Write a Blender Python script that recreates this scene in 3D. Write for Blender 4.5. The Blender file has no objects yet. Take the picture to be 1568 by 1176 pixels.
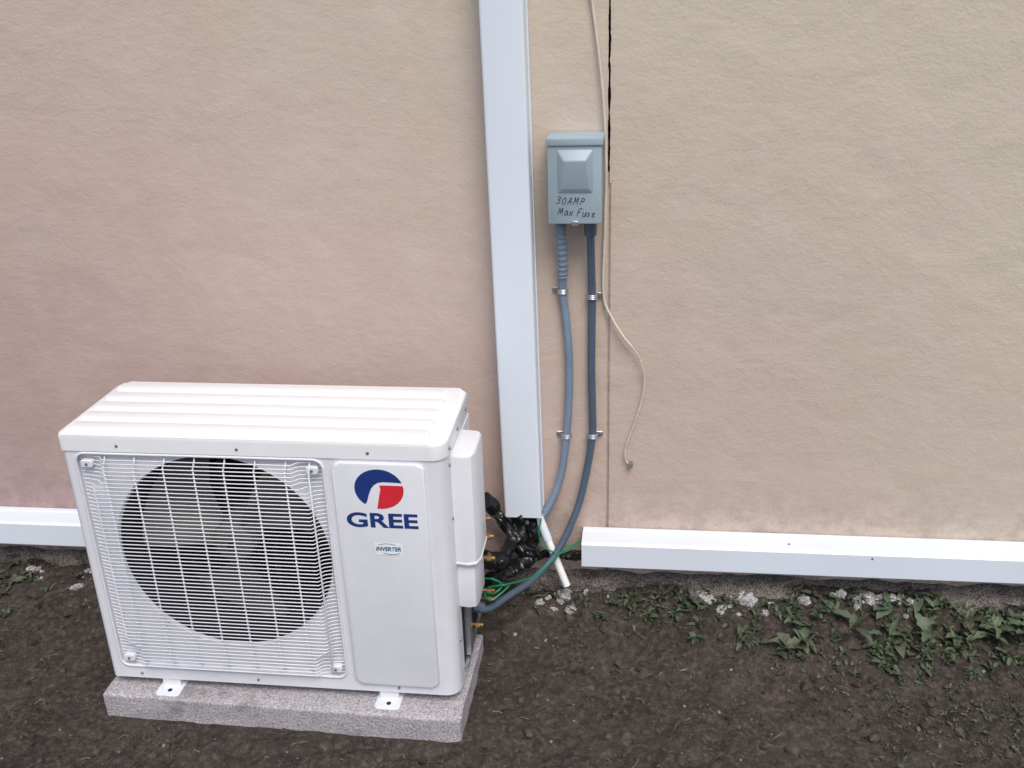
import bpy, bmesh, math, random
import numpy as np
from mathutils import Vector, Matrix, noise
random.seed(7); rng=np.random.default_rng(7)
scene=bpy.context.scene
col=scene.collection

# ------------------------------------------------------------------ materials
def new_mat(name):
    m=bpy.data.materials.new(name); m.use_nodes=True
    nt=m.node_tree; b=nt.nodes['Principled BSDF']
    return m,nt,b
def coords(nt,kind='Object',scale=(1,1,1)):
    tc=nt.nodes.new('ShaderNodeTexCoord'); mp=nt.nodes.new('ShaderNodeMapping')
    mp.inputs['Scale'].default_value=scale
    nt.links.new(tc.outputs[kind],mp.inputs[0]); return mp.outputs[0]
def noise_n(nt,vec,scale,detail=4,rough=.6,dist=0.0):
    n=nt.nodes.new('ShaderNodeTexNoise'); n.inputs['Scale'].default_value=scale
    n.inputs['Detail'].default_value=detail; n.inputs['Roughness'].default_value=rough
    n.inputs['Distortion'].default_value=dist
    nt.links.new(vec,n.inputs['Vector']); return n.outputs[0]
def ramp(nt,fac,stops):
    r=nt.nodes.new('ShaderNodeValToRGB'); e=r.color_ramp.elements
    while len(e)<len(stops): e.new(0.5)
    for i,(p,c) in enumerate(stops):
        e[i].position=p; e[i].color=(c[0],c[1],c[2],1) if not isinstance(c,(int,float)) else (c,c,c,1)
    nt.links.new(fac,r.inputs[0]); return r.outputs[0]
def mixc(nt,fac,a,b,mode='MIX'):
    m=nt.nodes.new('ShaderNodeMix'); m.data_type='RGBA'; m.blend_type=mode
    if isinstance(fac,(int,float)): m.inputs[0].default_value=fac
    else: nt.links.new(fac,m.inputs[0])
    for i,v in ((6,a),(7,b)):
        if isinstance(v,tuple): m.inputs[i].default_value=(*v[:3],1)
        else: nt.links.new(v,m.inputs[i])
    return m.outputs[2]
def math_n(nt,op,a,b,c=None):
    m=nt.nodes.new('ShaderNodeMath'); m.operation=op
    for i,v in ((0,a),(1,b),(2,c)):
        if v is None: continue
        if isinstance(v,(int,float)): m.inputs[i].default_value=v
        else: nt.links.new(v,m.inputs[i])
    return m.outputs[0]
def bump(nt,b,h,strength,dist):
    n=nt.nodes.new('ShaderNodeBump'); n.inputs['Strength'].default_value=strength
    n.inputs['Distance'].default_value=dist
    nt.links.new(h,n.inputs['Height']); nt.links.new(n.outputs[0],b.inputs['Normal'])
def simple(name,c,rough=.5,metal=0.,var=.06,vs=18,bstr=0.,bscale=60,dirt=None,spec=None):
    m,nt,b=new_mat(name); v=coords(nt)
    n=noise_n(nt,v,vs,2)
    lo=tuple(x*(1-var) for x in c); hi=tuple(min(1,x*(1+var)) for x in c)
    cc=ramp(nt,n,[(.3,lo),(.7,hi)])
    if dirt:
        d=noise_n(nt,v,dirt[1],5,.75); f=ramp(nt,d,[(dirt[2],0.0),(dirt[2]+.12,dirt[3])])
        cc=mixc(nt,f,cc,dirt[0])
    nt.links.new(cc,b.inputs['Base Color'])
    b.inputs['Roughness'].default_value=rough; b.inputs['Metallic'].default_value=metal
    if spec is not None: b.inputs['Specular IOR Level'].default_value=spec
    if bstr>0: bump(nt,b,noise_n(nt,v,bscale,1),bstr,.002)
    return m

def stucco():
    m,nt,b=new_mat('stucco'); v=coords(nt)
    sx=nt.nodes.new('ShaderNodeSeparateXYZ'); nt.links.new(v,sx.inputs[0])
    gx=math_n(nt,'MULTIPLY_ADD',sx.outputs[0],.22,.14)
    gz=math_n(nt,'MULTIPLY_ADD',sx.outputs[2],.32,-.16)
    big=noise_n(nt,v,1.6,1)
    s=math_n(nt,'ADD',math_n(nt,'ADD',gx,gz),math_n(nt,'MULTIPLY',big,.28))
    base=ramp(nt,s,[(.10,(.43,.302,.290)),(.50,(.535,.415,.355)),(.92,(.585,.520,.410))])  # shading put into the wall colour: darker pink lower left, paler beige upper right
    blot=noise_n(nt,v,6,4,.65); f=ramp(nt,blot,[(.40,.0),(.70,.26)])
    base=mixc(nt,f,base,(.63,.54,.49))
    st=ramp(nt,noise_n(nt,v,3.1,4,.7),[(.56,0.),(.72,.13)]); base=mixc(nt,st,base,(.33,.24,.22))
    low=nt.nodes.new('ShaderNodeMapRange'); nt.links.new(sx.outputs[2],low.inputs[0])
    low.inputs[1].default_value=.42; low.inputs[2].default_value=.10; low.inputs[3].default_value=0; low.inputs[4].default_value=1
    sp2=ramp(nt,noise_n(nt,v,14,4,.8),[(.42,0.),(.62,1.)])
    base=mixc(nt,math_n(nt,'MULTIPLY',math_n(nt,'MULTIPLY',low.outputs[0],sp2),.65),base,(.12,.085,.072))
    nt.links.new(base,b.inputs['Base Color'])
    b.inputs['Roughness'].default_value=.85; b.inputs['Specular IOR Level'].default_value=.25
    vs=coords(nt,'Object',(1,1,1.25))
    h1=noise_n(nt,vs,6,1,.5,.6); h2=noise_n(nt,vs,32,3,.64); h3=noise_n(nt,v,150,1,.6)
    h=math_n(nt,'ADD',math_n(nt,'MULTIPLY',h1,1.8),math_n(nt,'MULTIPLY',h2,.78))
    h=math_n(nt,'ADD',h,math_n(nt,'MULTIPLY',h3,.24))
    bump(nt,b,h,.46,.0052)
    return m
def soil():
    m,nt,b=new_mat('soil'); v=coords(nt)
    a=noise_n(nt,v,3.6,4,.7); c=ramp(nt,a,[(.28,(.034,.028,.025)),(.5,(.068,.054,.046)),(.72,(.128,.100,.082))])
    md=ramp(nt,noise_n(nt,v,17,3,.7),[(.36,.65),(.52,0.)]); c=mixc(nt,md,c,(.023,.019,.018))
    fn=noise_n(nt,v,60,3,.75); c=mixc(nt,.50,c,ramp(nt,fn,[(.3,(.016,.013,.012)),(.52,(.066,.054,.046)),(.72,(.19,.165,.14))]))
    g=ramp(nt,noise_n(nt,v,7.5,4,.8),[(.58,0.),(.69,.55)]); c=mixc(nt,g,c,(.046,.058,.030))
    nt.links.new(c,b.inputs['Base Color']); b.inputs['Roughness'].default_value=.9
    b.inputs['Specular IOR Level'].default_value=.2
    bump(nt,b,noise_n(nt,v,65,4,.8),1.0,.012)
    return m
def concrete(name,c1,c2,scale=30,b1=.5,dirt=True,speck=.72,sa=.9,sb=.8):
    m,nt,b=new_mat(name); v=coords(nt)
    c=ramp(nt,noise_n(nt,v,scale,4,.75),[(.3,c1),(.7,c2)])
    sn=noise_n(nt,v,230,2,.6)
    s=ramp(nt,sn,[(.40,sa),(.47,0.)]); c=mixc(nt,s,c,tuple(x*speck*.75 for x in c1))
    s=ramp(nt,sn,[(.56,0.),(.63,sb)]); c=mixc(nt,s,c,tuple(min(.85,x*1.35) for x in c2))
    if dirt:
        g=ramp(nt,noise_n(nt,v,9,4,.75),[(.54,0.),(.68,.5)]); c=mixc(nt,g,c,(.15,.125,.115))
    nt.links.new(c,b.inputs['Base Color']); b.inputs['Roughness'].default_value=.9
    bump(nt,b,noise_n(nt,v,130,3,.75),b1,.005)
    return m
def leafmat(name,a,b_):
    m,nt,b=new_mat(name); v=coords(nt)
    c=ramp(nt,noise_n(nt,v,35,2,.6),[(.3,a),(.7,b_)]); c=mixc(nt,ramp(nt,noise_n(nt,v,12,2),[(.52,0.),(.66,.55)]),c,(.10,.09,.06))
    nt.links.new(c,b.inputs['Base Color']); b.inputs['Roughness'].default_value=.55
    b.inputs['Specular IOR Level'].default_value=.35
    return m
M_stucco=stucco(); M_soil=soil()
M_pad=concrete('pad_concrete',(.36,.335,.350),(.48,.452,.468),40,.8,True,.75,.75,.5)
M_foot=concrete('footing_concrete',(.07,.057,.05),(.24,.21,.19),14,.9)
M_rub=concrete('rubble_concrete',(.22,.205,.20),(.52,.50,.50),22,.9)
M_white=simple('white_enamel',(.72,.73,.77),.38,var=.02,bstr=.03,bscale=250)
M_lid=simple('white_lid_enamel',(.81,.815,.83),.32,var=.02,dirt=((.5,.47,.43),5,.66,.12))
M_pvc=simple('white_vinyl',(.73,.79,.86),.35,var=.02,vs=4,dirt=((.30,.26,.22),9,.70,.25))
M_blue=simple('logo_blue',(.012,.04,.19),.4); M_red=simple('logo_red',(.66,.025,.04),.4)
M_lab=simple('label_blue',(.02,.13,.32),.4); M_teal=simple('label_teal',(.03,.30,.38),.4); M_labw=simple('label_white',(.88,.88,.88),.4)
M_dark=simple('dark_interior_shade',(.010,.012,.020),.6); M_fin=simple('coil_fins',(.035,.04,.055),.45,metal=.5)
M_fan=simple('fan_plastic',(.105,.102,.092),.5,var=.25,vs=5)
M_box=simple('disconnect_grey_paint',(.31,.395,.44),.4,var=.06,vs=12,bstr=.08,bscale=120,dirt=((.13,.15,.15),14,.68,.3))
M_ink=simple('marker_ink',(.025,.03,.065),.5)
M_c1=simple('conduit_grey',(.19,.25,.33),.45,var=.08); M_c2=simple('conduit_slate',(.075,.11,.155),.45,var=.08)
M_zinc=simple('zinc',(.45,.47,.5),.35,metal=.8); M_steel=simple('screw_steel',(.25,.25,.27),.4,metal=.7)
M_brass=simple('brass',(.38,.24,.10),.38,metal=.9,var=.2)
M_wire=simple('cream_wire',(.64,.57,.48),.55,var=.1)
M_green=simple('green_wire_insulation',(.01,.20,.08),.4)
M_black=simple('black_plastic_wrap',(.009,.009,.011),.33,var=.2,bstr=.6,bscale=60)
M_leaf=leafmat('weed_leaf',(.036,.056,.030),(.085,.112,.062)); M_leaf2=leafmat('broad_leaf',(.052,.078,.044),(.11,.14,.085))
M_dead=leafmat('dead_leaf',(.075,.055,.038),(.17,.135,.095))
M_straw=simple('dry_straw',(.30,.24,.16),.8,var=.3)
M_clod=simple('clod_soil',(.064,.052,.044),.95,var=.55,vs=30,bstr=.5,bscale=200,spec=.15)
M_stone=simple('pebble',(.21,.19,.175),.85,var=.5,vs=25,spec=.2)

# ------------------------------------------------------------------ mesh helpers
def finish(name,bm,mat,parent=None,angle=35,smooth=True):
    bmesh.ops.recalc_face_normals(bm,faces=bm.faces)
    if smooth:
        for f in bm.faces: f.smooth=True
        for e in bm.edges:
            if len(e.link_faces)==2 and e.calc_face_angle(0)>math.radians(angle): e.smooth=False
    me=bpy.data.meshes.new(name); bm.to_mesh(me); bm.free()
    return obj(name,me,mat,parent)
def obj(name,me,mat,parent=None):
    o=bpy.data.objects.new(name,me); col.objects.link(o)
    if mat: me.materials.append(mat)
    if parent: o.parent=parent
    return o
def empty(name,loc=(0,0,0),rz=0):
    e=bpy.data.objects.new(name,None); e.empty_display_size=.1; e.location=loc; e.rotation_euler=(0,0,rz); col.objects.link(e); return e
def box(bm,x0,x1,y0,y1,z0,z1,bev=0,seg=2):
    r=bmesh.ops.create_cube(bm,size=1)
    vs=r['verts']
    for v in vs: v.co=Vector(((x0+x1)/2+v.co.x*(x1-x0),(y0+y1)/2+v.co.y*(y1-y0),(z0+z1)/2+v.co.z*(z1-z0)))
    if bev>0:
        es=list({e for v in vs for e in v.link_edges})
        bmesh.ops.bevel(bm,geom=es,offset=bev,segments=seg,profile=.5,affect='EDGES')
def rrect(x0,x1,y0,y1,r,n=6):
    if isinstance(r,(int,float)): r=[r]*4
    pts=[]
    for k,(cx,cy,a0) in enumerate(((x1-r[0],y1-r[0],0),(x0+r[1],y1-r[1],90),(x0+r[2],y0+r[2],180),(x1-r[3],y0+r[3],270))):
        for i in range(n+1):
            a=math.radians(a0+90*i/n); pts.append((cx+r[k]*math.cos(a),cy+r[k]*math.sin(a)))
    return pts
def prism(bm,pts,a,b,axis='z',bev=0,top_only=True,seg=3):
    def P(p,h): return (p[0],p[1],h) if axis=='z' else (p[0],h,p[1])
    va=[bm.verts.new(P(p,a)) for p in pts]; vb=[bm.verts.new(P(p,b)) for p in pts]
    n=len(pts); fa=bm.faces.new(va); fb=bm.faces.new(vb)
    for i in range(n): bm.faces.new((va[i],va[(i+1)%n],vb[(i+1)%n],vb[i]))
    if bev>0:
        es=list(fb.edges)+([] if top_only else list(fa.edges))
        bmesh.ops.bevel(bm,geom=es,offset=bev,segments=seg,profile=.5,affect='EDGES')
def tube(bm,pts,r,sides=8,cap=True,rf=None):
    pts=[Vector(p) for p in pts]; n=len(pts); rings=[]
    t0=(pts[1]-pts[0]).normalized(); up=Vector((0,0,1)) if abs(t0.z)<.9 else Vector((0,1,0))
    nrm=t0.cross(up).normalized()
    for i,p in enumerate(pts):
        t=((pts[min(i+1,n-1)]-pts[max(i-1,0)])).normalized()
        nrm=(nrm-t*nrm.dot(t)).normalized(); bi=t.cross(nrm)
        rr=r if rf is None else rf(i/(n-1))
        rings.append([bm.verts.new(p+(nrm*math.cos(a)+bi*math.sin(a))*rr) for a in [2*math.pi*k/sides for k in range(sides)]])
    for i in range(n-1):
        for k in range(sides): bm.faces.new((rings[i][k],rings[i][(k+1)%sides],rings[i+1][(k+1)%sides],rings[i+1][k]))
    if cap: bm.faces.new(rings[0]); bm.faces.new(rings[-1])
    return rings
def spline(ctrl,n=10):
    P=[Vector(c) for c in ctrl]; P=[P[0]*2-P[1]]+P+[P[-1]*2-P[-2]]; out=[]
    for i in range(1,len(P)-2):
        for k in range(n):
            t=k/n; a,b,c,d=P[i-1],P[i],P[i+1],P[i+2]
            out.append(.5*((2*b)+(c-a)*t+(2*a-5*b+4*c-d)*t*t+(3*b-a-3*c+d)*t**3))
    out.append(P[-2]); return out
def cyl(bm,p0,p1,r,sides=20): tube(bm,[p0,p1],r,sides)
def text(name,s,x0,x1,z0,z1,y,mat,parent,bold=0.,shear=0.,space=1.):
    cu=bpy.data.curves.new(name,'FONT'); cu.body=s; cu.offset=bold; cu.shear=shear; cu.space_character=space; cu.extrude=.0
    o=bpy.data.objects.new(name,cu); col.objects.link(o)
    dg=bpy.context.evaluated_depsgraph_get(); dg.update(); me=bpy.data.meshes.new_from_object(o.evaluated_get(dg))
    bpy.data.objects.remove(o,do_unlink=True)
    co=np.array([v.co[:] for v in me.vertices]); mn=co.min(0); mx=co.max(0)
    for v in me.vertices:
        a=(v.co.x-mn[0])/(mx[0]-mn[0]); b=(v.co.y-mn[1])/(mx[1]-mn[1]); v.co=(x0+a*(x1-x0),y,z0+b*(z1-z0))
    return obj(name,me,mat,parent)
def poly(bm,pts,y):
    bm.faces.new([bm.verts.new((p[0],y,p[1])) for p in pts])

# ------------------------------------------------------------------ ground
def ground_h(x,y):
    t=min(1,max(0,(y+.36)/.36)); t=t*t*(3-2*t)
    h=.088*t
    if x>1.1: h+=.02*min(1,(x-1.1)/.6)*t
    amp=1.0
    if -.03<x<.9 and -.56<y<-.18: amp=.25; h=min(h,.02)
    if x<4 and x>-1.6 and y>-1.7:
        h+=amp*(.018*noise.noise(Vector((x*3,y*3,1)))+.012*noise.noise(Vector((x*11,y*11,4)))+.0085*noise.noise(Vector((x*30,y*30,9)))+.0055*noise.noise(Vector((x*72,y*72,2))))
    return h-.006*amp
def axis_pts(lo,f0,f1,hi,step):
    a=list(np.arange(f0,f1,step)); L=[];p=f0;s=step
    while p>lo: s*=1.35; p-=s; L.append(max(p,lo))
    R=[];p=a[-1];s=step
    while p<hi: s*=1.35; p+=s; R.append(min(p,hi))
    return L[::-1]+a+R
xs=axis_pts(-60,-1.0,2.7,60,.0075); ys=axis_pts(-60,-1.0,.02,.3,.0065)
V=[(x,y,ground_h(x,y)) for y in ys for x in xs]; nx=len(xs)
F=[(j*nx+i,j*nx+i+1,(j+1)*nx+i+1,(j+1)*nx+i) for j in range(len(ys)-1) for i in range(nx-1)]
me=bpy.data.meshes.new('soil_ground'); me.from_pydata(V,[],F); me.update()
me.polygons.foreach_set('use_smooth',[True]*len(F)); obj('soil_ground',me,M_soil)

# ------------------------------------------------------------------ wall
wall=empty('stucco_wall')
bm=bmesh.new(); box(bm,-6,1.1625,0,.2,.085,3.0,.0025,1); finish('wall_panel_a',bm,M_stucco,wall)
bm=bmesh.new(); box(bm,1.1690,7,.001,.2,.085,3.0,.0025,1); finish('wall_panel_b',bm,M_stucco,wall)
bm=bmesh.new()
zz=np.linspace(.085,1.195,140)
def jw(z): return .0011*noise.noise(Vector((0,3,z*22)))+.0008*noise.noise(Vector((4,3,z*70)))
Lf=[bm.verts.new((1.1620,.0022,z)) for z in zz]; Cc=[bm.verts.new((1.1655+jw(z),.0070,z)) for z in zz]; Rr=[bm.verts.new((1.1695,.0022,z)) for z in zz]
for i in range(139):
    bm.faces.new((Lf[i],Cc[i],Cc[i+1],Lf[i+1])); bm.faces.new((Cc[i],Rr[i],Rr[i+1],Cc[i+1]))
finish('joint_filler',bm,M_stucco,wall)
bm=bmesh.new()
zz=np.linspace(1.17,3.0,500)
for sx,x0 in ((1,1.1600),(-1,1.1715)):
    A=[bm.verts.new((x0,-.0004,z)) for z in zz]; B=[bm.verts.new((x0+sx*(.0032+.0022*noise.noise(Vector((sx*5,z*26,0)))+.0012*noise.noise(Vector((sx*5,z*90,3)))),-.0004,z)) for z in zz]
    for i in range(len(zz)-1): bm.faces.new((A[i],B[i],B[i+1],A[i+1]))
finish('joint_lips',bm,M_stucco,wall)
bm=bmesh.new(); box(bm,1.10,1.23,.05,.19,.1,2.99); finish('joint_backing',bm,M_dark,wall)
bm=bmesh.new(); fx=np.arange(-2.5,4.5,.010); fz=np.linspace(-.05,.135,18); Gd=[]
def ledge(x):
    return max(0,min(1,4*noise.noise(Vector((x*3.1,2.2,0)))+.35)) if x>1.38 else max(0,min(1,4*noise.noise(Vector((x*4.1,7.2,0)))+.1))*(.6 if x<0 or x>.95 else 0)
for z in fz:
    Gd.append([bm.verts.new((x,-.012-.022*abs(noise.noise(Vector((x*9,z*14,3))))-.012*noise.noise(Vector((x*40,z*50,1)))-.042*ledge(x)*(1 if z<.112 else 0)-.10*max(0,.075-z)*(.6+noise.noise(Vector((x*5,0,0)))) + (.03 if z>.128 else 0)+max(0,(z-.115)*.8),z+.012*noise.noise(Vector((x*14,5,z*3))))) for x in fx])
for j in range(len(fz)-1):
    for i in range(len(fx)-1): bm.faces.new((Gd[j][i],Gd[j][i+1],Gd[j+1][i+1],Gd[j+1][i]))
finish('footing',bm,M_foot,wall)

# ------------------------------------------------------------------ line-set covers
p=empty('line_set_cover')
bm=bmesh.new(); prism(bm,rrect(-.0475,.0475,-.08,-.0005,[.001,.001,.007,.007],4),.327,2.9); finish('cover_channel',bm,M_pvc,p)
bm=bmesh.new(); box(bm,-.0500,.0500,-.022,-.0008,.329,2.9,.001,1); finish('back_plate',bm,M_pvc,p)
for o in p.children:
    for v in o.data.vertices: v.co.x+=.9535-(v.co.z-.327)*.0110
bm=bmesh.new(); cyl(bm,(.983,-.055,1.195),(.9920,-.055,1.195),.003,8); finish('side_screw',bm,M_steel,p)
def cover_h(x0,x1):
    p=empty('line_set_cover')
    bm=bmesh.new(); pts=[(-.08,.187),(-.074,.1805),(-.0005,.1805),(-.0005,.257),(-.074,.257),(-.08,.251)]
    a=[bm.verts.new((x0,q[0],q[1])) for q in pts]; b=[bm.verts.new((x1,q[0],q[1])) for q in pts]
    for i in range(6): bm.faces.new((a[i],a[(i+1)%6],b[(i+1)%6],b[i]))
    bm.faces.new(a); bm.faces.new(b); finish('cover_channel',bm,M_pvc,p,20)
    bm=bmesh.new(); box(bm,x0+.001,x1-.001,-.018,-.0008,.177,.2595,.001,1); finish('back_plate',bm,M_pvc,p)
    return p
h2=cover_h(1.104,5.0); h1=cover_h(-5.0,.80)
bm=bmesh.new(); cyl(bm,(1.63,-.05,.2565),(1.63,-.05,.2585),.003,8); cyl(bm,(1.83,-.0805,.242),(1.83,-.0798,.242),.003,8); finish('cover_screws',bm,M_steel,h2)

# ------------------------------------------------------------------ air conditioner
AC=empty('air_conditioner',(-.007,-.4841,.0875),-.0043)
W,D,H=.856,.304,.6466
FX,FZ,FR=.332,.350,.2500
bm=bmesh.new()
plan=[]
for (cx,cy,r,a0,n) in ((W-.003-.034,.003+.034,.034,270,8),(W-.003-.02,D-.003-.02,.02,0,5),(.003+.02,D-.003-.02,.02,90,5),(.003+.012,.003+.012,.012,180,6)):
    for i in range(n+1):
        a=math.radians(a0+90*i/n); plan.append((cx+r*math.cos(a),cy+r*math.sin(a)))
za,zb=0,.616
A=[bm.verts.new((q[0],q[1],za)) for q in plan]; B=[bm.verts.new((q[0],q[1],zb)) for q in plan]
n=len(plan)
for i in range(n-1): bm.faces.new((A[i],A[i+1],B[i+1],B[i]))
bm.faces.new(A); bm.faces.new(B)
finish('cabinet',bm,M_white,AC)
yF=.003; xL,xR=plan[-1][0],plan[0][0]
rr=rrect(.034,.589,.0365,.603,.022,6)
def outer_pt(x,z):
    cx,cz=.3115,.31975; dx,dz=x-cx,z-cz
    t=1e9
    if dx>1e-6: t=min(t,(.606-cx)/dx)
    if dx<-1e-6: t=min(t,(xL-cx)/dx)
    if dz>1e-6: t=min(t,(zb-cz)/dz)
    if dz<-1e-6: t=min(t,(za-cz)/dz)
    return (cx+dx*t,cz+dz*t)
bm=bmesh.new()
def dens_loop(pts,step=.02):
    out=[]
    for i in range(len(pts)):
        a=Vector(pts[i]); b=Vector(pts[(i+1)%len(pts)]); k=max(1,int((b-a).length/step))
        for j in range(k): q=a.lerp(b,j/k); out.append((q.x,q.y))
    return out
rl_=dens_loop(rr)
inn=[bm.verts.new((q[0],yF,q[1])) for q in rl_]
out=[bm.verts.new((outer_pt(*q)[0],yF,outer_pt(*q)[1])) for q in rl_]
rec=[bm.verts.new((q[0],.014,q[1])) for q in rl_]
m=len(rl_)
for i in range(m):
    j=(i+1)%m
    bm.faces.new((inn[i],inn[j],out[j],out[i])); bm.faces.new((inn[i],inn[j],rec[j],rec[i]))
for (X,Z) in ((xL,za),(.606,za),(xL,zb),(.606,zb)):
    for i in range(m):
        j=(i+1)%m; a,b=out[i].co,out[j].co
        if abs(a.x-b.x)>1e-5 and abs(a.z-b.z)>1e-5 and abs((a.x+b.x)/2-X)<.04 and abs((a.z+b.z)/2-Z)<.04:
            bm.faces.new((out[i],out[j],bm.verts.new((X,yF,Z))))
cir=[]
for q in rl_:
    a=math.atan2(q[1]-FZ,q[0]-FX); cir.append(bm.verts.new((FX+FR*math.cos(a),.014,FZ+FR*math.sin(a))))
for i in range(m):
    j=(i+1)%m; bm.faces.new((rec[i],rec[j],cir[j],cir[i]))
a=[bm.verts.new(c) for c in ((.606,yF,za),(xR,yF,za),(xR,yF,zb),(.606,yF,zb))]; bm.faces.new(a)
finish('cabinet_front',bm,M_white,AC,30)
bm=bmesh.new()
pts=[(W,D-.028),(W-.02,D),(.022,D),(0,D-.028)]
for (cx,cy,r,a0) in ((.012,.012,.012,180),(W-.036,.036,.036,270)):
    for i in range(9):
        a=math.radians(a0+90*i/8); pts.append((cx+r*math.cos(a),cy+r*math.sin(a)))
prism(bm,pts,.6085,H,bev=.007)
finish('lid',bm,M_lid,AC,50)
bm=bmesh.new()
for k in range(5):
    y0=.024+k*.054
    prism(bm,rrect(.014,W-.042,y0,y0+.040,.008,4),H-.001,H+.0055,bev=.0040,seg=2)
finish('lid_ribs',bm,M_lid,AC,60)
bm=bmesh.new(); n=96; ra=[]
for (r,y) in [(FR+.0025,.0136),(FR-.0005,.0130),(FR-.0035,.017),(FR-.0045,.022)]: ra.append([bm.verts.new((FX+r*math.cos(2*math.pi*i/n),y,FZ+r*math.sin(2*math.pi*i/n))) for i in range(n)])
for j in range(3):
    for i in range(n): bm.faces.new((ra[j][i],ra[j][(i+1)%n],ra[j+1][(i+1)%n],ra[j+1][i]))
finish('shroud_lip',bm,M_white,AC)
bm=bmesh.new(); ra=[]
for (r,y) in [(FR-.0040,.0215),(FR-.006,.05),(FR-.006,.232)]: ra.append([bm.verts.new((FX+r*math.cos(2*math.pi*i/n),y,FZ+r*math.sin(2*math.pi*i/n))) for i in range(n)])
for j in range(2):
    for i in range(n): bm.faces.new((ra[j][i],ra[j][(i+1)%n],ra[j+1][(i+1)%n],ra[j+1][i]))
finish('fan_shroud',bm,M_dark,AC)  # white shroud walls coloured dark, in place of shade inside the fan opening
bm=bmesh.new()
for k in range(115): 
    x=.105+k*.004; box(bm,x,x+.0008,.195,.226,.12,.585)
for k in range(20): z=.14+k*.022; cyl(bm,(.1,.215,z),(.57,.215,z),.004,6)
finish('coil_fins',bm,M_fin,AC,smooth=False)
bm=bmesh.new(); box(bm,.080,.585,.2275,.2335,.10,.600); finish('coil_back',bm,M_dark,AC)
bm=bmesh.new(); cx,cz=FX,FZ
for b in range(3):
    a0=math.radians(250+120*b); nr,na=9,18; g=[]
    for i in range(nr):
        r=.045+(.228-.045)*i/(nr-1); row=[]
        for j in range(na):
            u=j/(na-1); span=math.radians(52+26*(i/(nr-1))); a=a0+span*(u)-.45*(i/(nr-1))**1.3
            rr2=r*(1-.06*(2*u-1)**4*(i/(nr-1)))
            y=.060+.095*(1-u)*(.55+.45*i/(nr-1))+.02*math.sin(u*3.14)
            row.append(bm.verts.new((cx+rr2*math.cos(a),y,cz+rr2*math.sin(a))))
        g.append(row)
    for i in range(nr-1):
        for j in range(na-1): bm.faces.new((g[i][j],g[i][j+1],g[i+1][j+1],g[i+1][j]))
tube(bm,[(cx,.055,cz),(cx,.06,cz),(cx,.07,cz),(cx,.16,cz)],.05,32,rf=lambda t:[.03,.044,.05,.052][min(3,int(round(t*3)))])
finish('fan',bm,M_fan,AC,60)
bm=bmesh.new(); cyl(bm,(cx,.046,cz),(cx,.056,cz),.008,6); box(bm,cx-.05,cx+.05,.162,.19,cz-.05,cz+.05,.004); box(bm,cx-.06,cx-.045,.17,.19,.12,.585); box(bm,cx+.045,cx+.06,.17,.19,.12,.585); finish('fan_motor',bm,M_fin,AC)
bm=bmesh.new()
gx0,gx1,gz0,gz1=.037,.586,.040,.600
nw=58
for k in range(nw):
    z=gz0+.006+(gz1-gz0-.012)*k/(nw-1)
    edge=min(z-gz0,gz1-z); s=.052 if edge<.055 else .022
    if .055<=edge<.075: s=.052-.030*(edge-.055)/.02
    fy=-.011
    P=[(gx0,.010,z),(gx0+s*.55,.007,z),(gx0+s,.003,z),(gx0+s+.012,fy,z),(gx1-s-.012,fy,z),(gx1-s,.003,z),(gx1-s*.55,.007,z),(gx1,.010,z)]
    tube(bm,P,.00130,6)
for k in range(8):
    x=.0995+k*.068 if k<7 else .560
    fy=-.0085
    P=[(x,.010,gz0),(x,.003,gz0+.012),(x,fy,gz0+.024),(x,fy,gz1-.024),(x,.003,gz1-.012),(x,.010,gz1)]
    tube(bm,P,.0021,6)
fr=[(q[0],.0015,q[1]) for q in rrect(.0335,.5895,.036,.6035,.022,6)]; fr.append(fr[0]); tube(bm,fr,.0030,8,False)
finish('fan_grille',bm,M_white,AC,70)
bm=bmesh.new()
for (x,z) in ((.058,.060),(.565,.060),(.058,.578),(.565,.578)):
    prism(bm,rrect(x-.014,x+.014,z-.009,z+.009,.006,4),.013,-.002,'y',bev=.0015,seg=1)
finish('grille_tabs',bm,M_white,AC)
def screw(bm,x,z,y,r=.004): 
    tube(bm,[(x,y,z),(x,y-.0015,z),(x,y-.003,z)],r,10,rf=lambda t:r*(1-.35*t*t))
bm=bmesh.new()
for (x,z) in ((.058,.060),(.565,.060),(.058,.578),(.565,.578)): screw(bm,x,z,-.002,.0035)
for x in (.135,.405,.69): screw(bm,x,.623,.001)
for x in (.08,.37,.71): screw(bm,x,.014,.003,.0035)
for (y,z) in ((.035,.622),(.13,.622),(.235,.622)): tube(bm,[(W,y,z),(W+.003,y,z)],.004,10)
for (y,z) in ((.04,.45),(.04,.13),(.04,.58)): tube(bm,[(W-.0035,y,z),(W,y,z)],.0035,10)
finish('screws',bm,M_steel,AC)
bm=bmesh.new(); prism(bm,rrect(.611,.808,.027,.600,.016,6),.004,-.0055,'y',bev=.0048,seg=4); finish('front_panel',bm,M_white,AC,60)
yl=-.0062
def arc(a0,a1,n=28): return [(math.cos(math.radians(a0+(a1-a0)*i/n)),math.sin(math.radians(a0+(a1-a0)*i/n))) for i in range(n+1)]
def L(u): return [(.709+.053*a,.542+.047*b) for a,b in u]
bm=bmesh.new()
inner=[(-.52,-.62),(-.44,-.30),(-.33,0),(-.20,.20),(-.02,.33),(.2,.37),(.6,.36)]
poly(bm,L(arc(20,232,44)+inner[:]),yl); finish('logo_blue_part',bm,M_blue,AC,smooth=False)
bm=bmesh.new()
poly(bm,L([(.05,.20),(.97,.20)]+arc(11,-98,26)[1:]+[(-.10,-.80),(-.02,-.35),(.06,.0),(.03,.14)]),yl); finish('logo_red_part',bm,M_red,AC,smooth=False)
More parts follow.
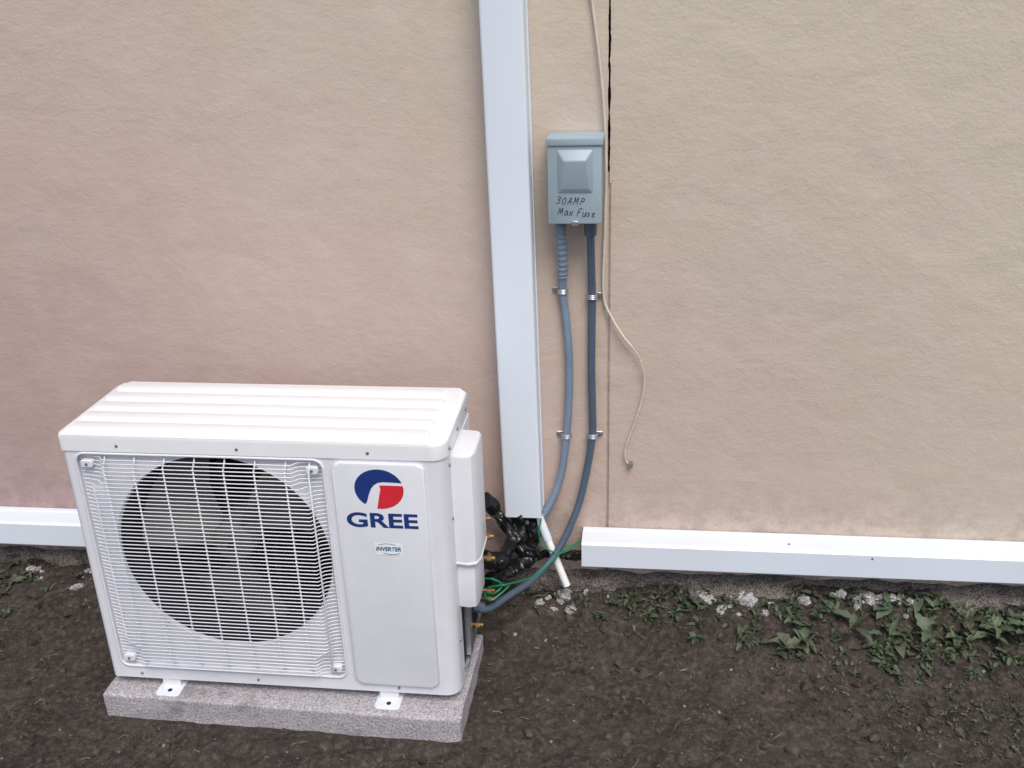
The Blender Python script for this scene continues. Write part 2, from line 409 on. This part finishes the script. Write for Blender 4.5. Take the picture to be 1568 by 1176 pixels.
text('brand_lettering','GREE',.632,.788,.448,.4845,yl,M_blue,AC,bold=.028)
bm=bmesh.new(); poly(bm,rrect(.687,.749,.380,.411,.001,2),yl); finish('label_plate',bm,M_labw,AC,smooth=False)
text('label_lettering','INVERTER',.690,.746,.3905,.4010,yl-.0006,M_lab,AC,bold=.035,shear=.2)
bm=bmesh.new()
def strip(bm,pts,w,y):
    pts=[Vector((q[0],0,q[1])) for q in pts]
    for i in range(len(pts)-1):
        t=(pts[i+1]-pts[i]).normalized(); nn=Vector((-t.z,0,t.x))*w/2; e=t*w*.35
        q=[pts[i]+nn-e,pts[i+1]+nn+e,pts[i+1]-nn+e,pts[i]-nn-e]
        yy=y-.00002*(i%2)
        bm.faces.new([bm.verts.new((a.x,yy,a.z)) for a in q])
strip(bm,[(.716+.020*math.cos(math.radians(a)),.4025+.0065*math.sin(math.radians(a))) for a in range(20,161,10)],.0014,yl-.0006)
strip(bm,[(.724+.020*math.cos(math.radians(a)),.3890+.0065*math.sin(math.radians(a))) for a in range(210,341,10)],.0016,yl-.0006)
finish('label_swirl',bm,M_teal,AC,smooth=False)
bm=bmesh.new()
prism(bm,[(.848,.055),(.878,.050),(.897,.056),(.904,.075),(.904,.165),(.897,.178),(.848,.185)],.328,.598,bev=.008)
prism(bm,[(.848,.062),(.876,.058),(.891,.063),(.896,.080),(.896,.155),(.891,.168),(.848,.175)],.205,.324,bev=.004,top_only=False)
prism(bm,[(.848,.053),(.881,.048),(.899,.055),(.9055,.075),(.9055,.165),(.899,.179),(.848,.186)],.3235,.3305,bev=.002,top_only=False,seg=2)
finish('valve_cover',bm,M_white,AC,45)
bm=bmesh.new(); box(bm,W-.0035,W-.0005,.190,.285,.2,.59,.001,1); finish('side_panel',bm,M_white,AC)
bm=bmesh.new(); box(bm,W-.005,W-.002,.075,.275,.035,.190); finish('service_opening_shade',bm,M_dark,AC)  # flat dark plate on the side, painting the shade of an open cavity
bm=bmesh.new(); box(bm,W-.003,W+.010,.10,.13,.04,.185,.001,1); box(bm,W-.003,W+.006,.065,.28,.028,.034); finish('valve_bracket',bm,M_zinc,AC)
bm=bmesh.new()
def valve(bm,x,y,z,s=1.):
    tube(bm,[(x-.03,y,z),(x-.006*s,y,z)],.007*s,12); tube(bm,[(x-.006*s,y,z),(x+.006*s,y,z)],.011*s,6); tube(bm,[(x+.006*s,y,z),(x+.010*s,y,z),(x+.016*s,y,z)],.007*s,12)
for (x,y,z,s) in ((.897,.205,.355,.7),(.900,.215,.300,.8),(.901,.205,.245,.9),(.898,.21,.150,.8),(.896,.22,.120,.8),(.874,.16,.085,.8)): valve(bm,x,y,z,s)
finish('brass_valves',bm,M_brass,AC)
bm=bmesh.new()
for x in (.149,.684):
    prism(bm,rrect(x-.030,x+.030,-.030,.30,.010,4),-.0242,-.0205,bev=.001,seg=1)
    box(bm,x-.022,x+.022,.006,.30,-.0215,.003)
feet=finish('feet',bm,M_white,AC)
bm=bmesh.new()
for x in (.149,.684):
    tube(bm,[(x+.002,-.012,-.0206),(x+.002,-.012,-.0198)],.0055,14)
finish('bolt_hole_shade',bm,M_dark,AC)  # dark discs laid on the tabs as painted shade of the holes

# ------------------------------------------------------------------ pad
bm=bmesh.new()
box(bm,0,.870,0,.318,-.04,.063,.004,2)
bmesh.ops.subdivide_edges(bm,edges=[e for e in bm.edges if e.calc_length()>.02],cuts=24,use_grid_fill=True)
for v in bm.verts:
    c=v.co; v.co=c+Vector((noise.noise(c*22),noise.noise(c*22+Vector((5,0,0))),.5*noise.noise(c*22+Vector((0,7,0)))))*.0032
pad=finish('concrete_pad',bm,M_pad,None,60); pad.location=(-.0175,-.5201,0); pad.rotation_euler=(0,0,-.0222)

# ------------------------------------------------------------------ disconnect box
DB=empty('electrical_disconnect_box')
bm=bmesh.new(); prism(bm,rrect(1.036,1.151,1.099,1.282,.004,3),-.002,-.080,'y',bev=.001,seg=1); finish('enclosure',bm,M_box,DB)
bm=bmesh.new()
prism(bm,rrect(1.0335,1.1535,1.097,1.270,.004,3),-.074,-.090,'y',bev=.002,seg=2)
prism(bm,rrect(1.031,1.156,1.2705,1.287,.003,3),-.003,-.094,'y',bev=.002,seg=2)
finish('front_cover',bm,M_box,DB)
bm=bmesh.new()
ob=[(1.054,1.165),(1.134,1.165),(1.134,1.262),(1.054,1.262)]; ib=[(1.063,1.176),(1.125,1.176),(1.118,1.240),(1.070,1.240)]
a=[bm.verts.new((q[0],-.0895,q[1])) for q in ob]; b=[bm.verts.new((q[0],y,q[1])) for q,y in zip(ib,(-.096,-.096,-.108,-.108))]
for i in range(4): bm.faces.new((a[i],a[(i+1)%4],b[(i+1)%4],b[i]))
bm.faces.new(b); bmesh.ops.bevel(bm,geom=[e for e in bm.edges if len(e.link_faces)==2],offset=.003,segments=3,affect='EDGES',profile=.5)
finish('raised_hood',bm,M_box,DB,40)
bm=bmesh.new(); prism(bm,rrect(1.086,1.102,1.094,1.104,.003,3),-.0895,-.096,'y',bev=.001,seg=1); finish('latch',bm,M_zinc,DB)
G={'3':[[(0,.9),(.4,1),(.6,.8),(.25,.55),(.6,.35),(.35,0),(0,.1)]],
'0':[[(.3,1),(0,.6),(.1,.05),(.5,0),(.7,.5),(.55,.95),(.3,1)]],
'A':[[(0,0),(.4,1),(.6,0)],[(.1,.4),(.6,.4)]],
'M':[[(0,0),(.15,1),(.4,.3),(.7,1),(.8,0)]],
'P':[[(0,0),(.15,1),(.6,.9),(.6,.55),(.1,.5)]],
'a':[[(.5,.6),(.1,.6),(0,.1),(.3,0),(.5,.55),(.6,0)]],
'x':[[(0,0),(.55,.6)],[(.05,.6),(.55,0)]],
'F':[[(0,0),(.15,1),(.75,1)],[(.1,.55),(.55,.58)]],
'u':[[(0,.6),(.05,.05),(.35,.05),(.5,.6),(.58,0)]],
's':[[(.45,.6),(.05,.5),(.38,.2),(0,0)]],
'e':[[(0,.3),(.42,.4),(.3,.62),(.05,.45),(.1,0),(.55,.08)]]}
bm=bmesh.new()
def write(s,x,z,h,adv):
    k=0
    for ch in s:
        if ch==' ': x+=adv*.6; continue
        dz=rng.normal()*.0006; hh=h*rng.uniform(.92,1.1)
        for st in G[ch]:
            P=[(x+(q[0]*.74+.25*q[1])*hh,z+dz+q[1]*hh) for q in st]
            Q=[(q.x,q.z) for q in spline([(q[0],0,q[1]) for q in P],4)]
            strip(bm,Q,.0014,-.0908-.00004*k); k+=1
        x+=adv*(1.2 if ch=='M' else (.85 if ch.islower() else 1))
rs=rng.bit_generator.state
write('30AMP',1.052,1.1420,.0145,.0126); write('Max Fuse',1.055,1.1165,.0155,.0122)
for v in bm.verts: v.co.z+=(v.co.x-1.09)*-.05
finish('handwriting',bm,M_ink,DB,smooth=False)
rng.bit_generator.state=rs

# ------------------------------------------------------------------ conduits
def clamp(bm,x,z,side,y=-.014):
    r=.0118
    arcp=[(x+r*math.cos(math.radians(a)),y-r*math.sin(math.radians(a)),z) for a in range(0,181,15)]
    for dz in (-.004,0.,.004):
        tube(bm,[(q[0],q[1],q[2]+dz) for q in arcp],.0025,6)
    x0,x1=(x+side*.010,x+side*.026); box(bm,min(x0,x1),max(x0,x1),-.0035,-.0008,z-.006,z+.006,.001,1)
    tube(bm,[(x+side*.019,-.003,z),(x+side*.019,-.008,z)],.0045,6)
C1=empty('electrical_conduit')
c1=[(1.058,-.045,1.10),(1.058,-.044,1.07),(1.060,-.030,.99),(1.058,-.016,.916),(1.066,-.014,.84),(1.072,-.016,.75),(1.071,-.016,.64),(1.063,-.016,.533),(1.050,-.022,.43),(1.022,-.032,.345),(.985,-.045,.295),(.955,-.05,.300)]
bm=bmesh.new(); tube(bm,spline(c1,10),.0095,14); finish('conduit',bm,M_c1,C1)
bm=bmesh.new(); P=spline(c1[:4],24); tube(bm,P[8:60],.0115,14,rf=lambda t:.0108+.0020*(1 if int(t*52)%4<2 else 0)); tube(bm,P[0:12],.0150,8); finish('strain_relief',bm,M_c1,C1,50)
bm=bmesh.new(); clamp(bm,1.058,.916,-1); clamp(bm,1.0635,.533,-1); finish('clamps',bm,M_zinc,C1)
C2=empty('electrical_conduit')
c2=[(1.126,-.045,1.10),(1.126,-.042,1.06),(1.127,-.022,.97),(1.128,-.014,.903),(1.127,-.014,.727),(1.129,-.016,.62),(1.129,-.016,.535),(1.112,-.02,.42),(1.088,-.04,.325),(1.040,-.075,.225),(.985,-.13,.178),(.93,-.21,.178),(.885,-.28,.185),(.85,-.29,.20)]
bm=bmesh.new(); tube(bm,spline(c2,10),.0092,14); finish('conduit',bm,M_c2,C2)
bm=bmesh.new(); tube(bm,spline(c2[:2],4),.0145,8); tube(bm,[(.875,-.285,.19),(.85,-.29,.2)],.015,10); finish('fittings',bm,M_c2,C2)
bm=bmesh.new(); clamp(bm,1.128,.903,1); clamp(bm,1.129,.535,1); finish('clamps',bm,M_zinc,C2)

DP=empty('drain_pipe')
a=Vector((.972,-.045,.365)); b=Vector((1.064,-.075,.122)); d=(b-a).normalized()
bm=bmesh.new(); tube(bm,[a,b,b-d*.001,b-d*.03],.0100,18,rf=lambda t:.0100 if t<.5 else .008); finish('pipe',bm,M_labw,DP)
bm=bmesh.new(); tube(bm,[a+d*.02,a+d*.12,a+d*.123],.0120,14); finish('wrap',bm,M_pvc,DP)

def crumple(name,ctrl,r,parent):
    bm=bmesh.new(); P=spline(ctrl,22); tube(bm,P,r,32,rf=lambda t:r*(1+.12*math.sin(t*9)))
    for v in bm.verts:
        c=v.co.copy()
        q=Vector((c.x*34,c.y*34,c.z*20)); rd=abs(noise.noise(q))*.016+abs(noise.noise(q*2.3))*.008
        v.co=c+Vector((noise.noise(c*25),noise.noise(c*25+Vector((9,0,0))),noise.noise(c*25+Vector((0,9,0)))))*.010+Vector((rd*.7,-rd,0))
    return finish(name,bm,M_black,parent,18)
RB=empty('refrigerant_line_bundle')
crumple('wrap_a',[(.935,-.045,.36),(.935,-.05,.29),(.92,-.08,.25),(.90,-.16,.255),(.868,-.25,.31)],.020,RB)
crumple('wrap_b',[(.972,-.04,.36),(.972,-.045,.27),(.965,-.05,.21),(.93,-.09,.19),(.87,-.20,.21)],.017,RB)
crumple('wrap_c',[(.86,-.10,.39),(.875,-.07,.35),(.90,-.06,.29),(.94,-.06,.23),(.98,-.05,.20)],.017,RB)
crumple('wrap_d',[(.98,-.035,.19),(1.04,-.035,.195),(1.12,-.03,.19)],.013,RB)
GW=empty('ground_wire')
bm=bmesh.new()
tube(bm,spline([(.875,-.285,.275),(.905,-.30,.285),(.925,-.29,.262),(.905,-.30,.245),(.88,-.285,.235),(.90,-.31,.232),(.94,-.27,.25),(.93,-.30,.27),(.89,-.29,.255)],8),.0024,6)
tube(bm,spline([(1.0,-.07,.32),(.995,-.085,.29),(1.005,-.09,.25),(1.05,-.08,.225),(1.10,-.07,.25)],8),.0022,6)
tube(bm,spline([(.93,-.27,.25),(.99,-.15,.2),(1.06,-.08,.235),(1.12,-.04,.25)],8),.0022,6)
finish('insulated_wire',bm,M_green,GW)

HW=empty('hanging_wire')
w=[(1.110,-.012,1.9),(1.124,-.010,1.60),(1.130,-.008,1.545),(1.144,-.012,1.443),(1.156,-.012,1.318),(1.160,-.012,1.18),(1.157,-.010,1.05),(1.155,-.008,.908),(1.172,-.012,.855),(1.205,-.016,.80),(1.240,-.014,.752),(1.256,-.010,.690),(1.248,-.010,.62),(1.228,-.010,.55),(1.212,-.009,.495),(1.214,-.008,.462),(1.225,-.008,.452)]
bm=bmesh.new(); tube(bm,spline(w,10),.0026,8,rf=lambda t:.0032 if t<.6 else .0020); finish('wire',bm,M_wire,HW,70)
bm=bmesh.new(); tube(bm,[(1.226,-.0005,.452),(1.226,-.012,.452),(1.226,-.016,.452)],.0065,10); finish('wall_plug',bm,M_stone,HW)

# ------------------------------------------------------------------ scatter
ico=bmesh.new(); bmesh.ops.create_icosphere(ico,subdivisions=1,radius=1); icoV=np.array([v.co[:] for v in ico.verts]); icoF=np.array([[v.index for v in f.verts] for f in ico.faces]); ico.free()
ic2=bmesh.new(); bmesh.ops.create_icosphere(ic2,subdivisions=2,radius=1); ic2V=np.array([v.co[:] for v in ic2.verts]); ic2F=np.array([[v.index for v in f.verts] for f in ic2.faces]); ic2.free()
def blocked(x,y): return (-.03<x<.87 and -.535<y<-.19)
def chunks(name,items,mat,V0=icoV,F0=icoF,smooth=False,jit=.28):
    VV=[];FF=[];o=0
    for (x,y,s,sink) in items:
        q=rng.normal(size=4); q/=np.linalg.norm(q); w_,a,b,c=q
        R=np.array([[1-2*(b*b+c*c),2*(a*b-c*w_),2*(a*c+b*w_)],[2*(a*b+c*w_),1-2*(a*a+c*c),2*(b*c-a*w_)],[2*(a*c-b*w_),2*(b*c+a*w_),1-2*(a*a+b*b)]])
        v=V0*(1+rng.normal(size=(len(V0),1))*jit*.6)*np.array([1,rng.uniform(.6,1),rng.uniform(.45,.9)])*s
        v=v@R.T; v[:,2]*=.75; v+=np.array([x,y,ground_h(x,y)+s*sink])
        VV.append(v);FF.append(F0+o);o+=len(V0)
    me=bpy.data.meshes.new(name); me.from_pydata(np.vstack(VV).tolist(),[],np.vstack(FF).tolist()); me.update()
    if smooth: me.polygons.foreach_set('use_smooth',[True]*len(me.polygons))
    return obj(name,me,mat)
items=[]
while len(items)<11000:
    x=rng.uniform(-.8,2.5); y=-abs(rng.normal(0,.35)) if rng.random()<.45 else rng.uniform(-.95,-.02)
    if y<-1 or blocked(x,y): continue
    if noise.noise(Vector((x*4,y*4,7)))+rng.normal()*.22<.03: continue
    items.append((x,y,min(.019,.0019*math.exp(rng.normal()*.74+.25)),.1))
chunks('soil_clods',items,M_clod)
items=[]
while len(items)<600:
    x=rng.uniform(-.8,2.5); y=rng.uniform(-.95,-.02)
    if blocked(x,y): continue
    items.append((x,y,min(.007,.0014*math.exp(rng.normal()*.5+.2)),.2))
chunks('pebbles',items,M_stone)
items=[]
for (xa,xb,n,s0) in ((-.50,-.22,14,.009),(.98,1.12,14,.010),(1.42,1.60,20,.011),(1.72,1.98,24,.011),(1.12,1.45,8,.006),(2.0,2.4,6,.008)):
    for i in range(n):
        x=rng.uniform(xa,xb); items.append((x,-.035-abs(rng.normal())*.028,s0*math.exp(rng.normal()*.45),.0))
items+=[(.937,-.182,.006,.6),(1.52,-.194,.005,.6),(1.075,-.10,.018,.0),(1.03,-.09,.014,.0),(1.60,-.05,.026,-.1),(1.68,-.06,.022,-.1),(1.87,-.06,.026,-.1),(1.50,-.05,.022,-.1)]
chunks('concrete_rubble',items,M_rub,ic2V,ic2F,jit=.22)

def leafverts(L_,Wd,base,yaw,pitch,droop,roll,serr):
    n=6; vs=[]
    for i in range(n+1):
        t=i/n; wv=Wd*(math.sin(math.pi*min(1,t**.75*.98+.02))**.8)*(1+serr*(.35 if i%2 else -.25))
        if i==n: wv=0.0002
        r=L_*t*(1-.12*droop*t); z=L_*(math.sin(pitch)*t-droop*.5*t*t)
        for s in (-1,0,1):
            vs.append((r*math.cos(pitch*.7), s*wv, z+abs(s)*wv*.35+s*roll*wv))
    v=np.array(vs); c,s=math.cos(yaw),math.sin(yaw)
    v=np.stack([v[:,0]*c-v[:,1]*s,v[:,0]*s+v[:,1]*c,v[:,2]],1)+np.array(base); return v
LF=np.array([[i*3+k,i*3+k+1,(i+1)*3+k+1,(i+1)*3+k] for i in range(6) for k in (0,1)])
def plants(name,specs,mat,flat=False):
    VV=[];FF=[];o=0
    for (x,y,size,nl) in specs:
        z=ground_h(x,y)
        for k in range(nl):
            L_=size*rng.uniform(.5,1.1); yaw=rng.uniform(0,2*math.pi)
            if y>-.07 and math.sin(yaw)>0: yaw=-yaw
            hgt=rng.uniform(0,.35)*size; pt=rng.uniform(.15,1.1); dr=rng.uniform(.3,1.2)
            if flat: hgt=.004; pt=rng.uniform(-.1,.25); dr=rng.uniform(-.2,.4)
            v=leafverts(L_,L_*rng.uniform(.11,.22),(x+rng.normal()*size*.12,y+rng.normal()*size*.12,z+hgt),yaw,pt,dr,rng.uniform(-.5,.5),rng.uniform(0,1))
            VV.append(v);FF.append(LF+o);o+=len(v)
    me=bpy.data.meshes.new(name); me.from_pydata(np.vstack(VV).tolist(),[],np.vstack(FF).tolist()); me.update()
    me.polygons.foreach_set('use_smooth',[True]*len(me.polygons)); return obj(name,me,mat)
sp=[]
def dens(x,y):
    d=0
    if x>1.13: d=max(d,math.exp(-((y+.07)/.065)**2)*(.45+.5*min(1,(x-1.13)/.5)))
    if x>1.5: d=max(d,math.exp(-((y+.13)/.13)**2)*min(1,(x-1.45)/.4)*1.1)
    if x>1.7: d=max(d,.7*min(1,(x-1.7)/.3)*(1 if y>-.75 else 0))
    if x<-.15: d=max(d,.25*math.exp(-((y+.10)/.08)**2))
    if .9<x<1.2: d=max(d,.15*math.exp(-((y+.08)/.05)**2))
    return d
while len(sp)<1150:
    x=rng.uniform(-.9,2.6); y=-rng.uniform(.02,.95)
    if blocked(x,y): continue
    if rng.random()<dens(x,y)*(.30+1.4*max(0,noise.noise(Vector((x*6,y*6,3)))+.25)):
        near=y>-.25
        sp.append((x,y,rng.uniform(.012,.036) if near else rng.uniform(.006,.016),int(rng.integers(4,9))))
plants('weeds',sp,M_leaf)
sp=[]
for i in range(46):
    x=rng.uniform(1.6,2.45); y=-abs(rng.normal(.09,.06))-.02; sp.append((x,y,rng.uniform(.035,.080),int(rng.integers(3,7))))
for i in range(8): sp.append((rng.uniform(1.13,1.55),-rng.uniform(.03,.1),rng.uniform(.025,.04),4))
for i in range(3): sp.append((rng.uniform(-.6,-.3),-rng.uniform(.04,.14),rng.uniform(.025,.04),3))
plants('broadleaf_weeds',sp,M_leaf2)
sp=[]
while len(sp)<230:
    x=rng.uniform(-.8,2.5); y=-abs(rng.normal(.12,.22))-.02
    if blocked(x,y) or y<-.95: continue
    sp.append((x,y,rng.uniform(.008,.026),1))
plants('dead_leaves',sp,M_dead,True)
bm=bmesh.new()
for i in range(170):
    x=rng.uniform(-.8,2.5); y=-rng.uniform(.02,.9)
    if blocked(x,y): continue
    l=rng.uniform(.006,.028); a=rng.uniform(0,6.28); z=ground_h(x,y)+.003
    dx,dy=math.cos(a)*l,math.sin(a)*l
    tube(bm,[(x,y,z),(x+dx*.5+rng.normal()*.002,y+dy*.5,z+.003),(x+dx,y+dy,ground_h(x+dx,y+dy)+.003)],rng.uniform(.0003,.0007),4)
finish('dry_straw',bm,M_straw)

# ------------------------------------------------------------------ camera
p,yw,rl=.3986,-.1318,-.0339
f=Vector((math.sin(yw)*math.cos(p),math.cos(yw)*math.cos(p),-math.sin(p))); R=Vector((math.cos(yw),-math.sin(yw),0)); U=R.cross(f)
R2=R*math.cos(rl)+U*math.sin(rl); U2=-R*math.sin(rl)+U*math.cos(rl)
cam=bpy.data.cameras.new('camera'); co=bpy.data.objects.new('camera',cam); col.objects.link(co)
cam.sensor_width=36; cam.lens=36*1517.9/1568; cam.clip_start=.05; cam.clip_end=500
co.matrix_world=Matrix(((R2.x,U2.x,-f.x,1.2287),(R2.y,U2.y,-f.y,-2.2795),(R2.z,U2.z,-f.z,1.6343),(0,0,0,1)))
scene.camera=co

# ------------------------------------------------------------------ light
sd=Vector((.25,-.62,1.05)).normalized()
sun=bpy.data.lights.new('sun','SUN'); sun.energy=2.15; sun.angle=math.radians(30); sun.color=(1,.96,.91)
so=bpy.data.objects.new('sun',sun); col.objects.link(so); so.rotation_euler=sd.to_track_quat('Z','Y').to_euler(); so.location=(2,-4,5)
wd=bpy.data.worlds.new('World'); scene.world=wd; wd.use_nodes=True; nt=wd.node_tree
sk=nt.nodes.new('ShaderNodeTexSky'); sk.sky_type='NISHITA'; sk.sun_disc=False
sk.sun_elevation=math.asin(sd.z); sk.sun_rotation=math.atan2(sd.x,sd.y); sk.dust_density=3.0
bg=nt.nodes['Background']; bg.inputs[1].default_value=.15; nt.links.new(sk.outputs[0],bg.inputs[0])
scene.view_settings.view_transform='Standard'; scene.view_settings.look='None'; scene.view_settings.exposure=0
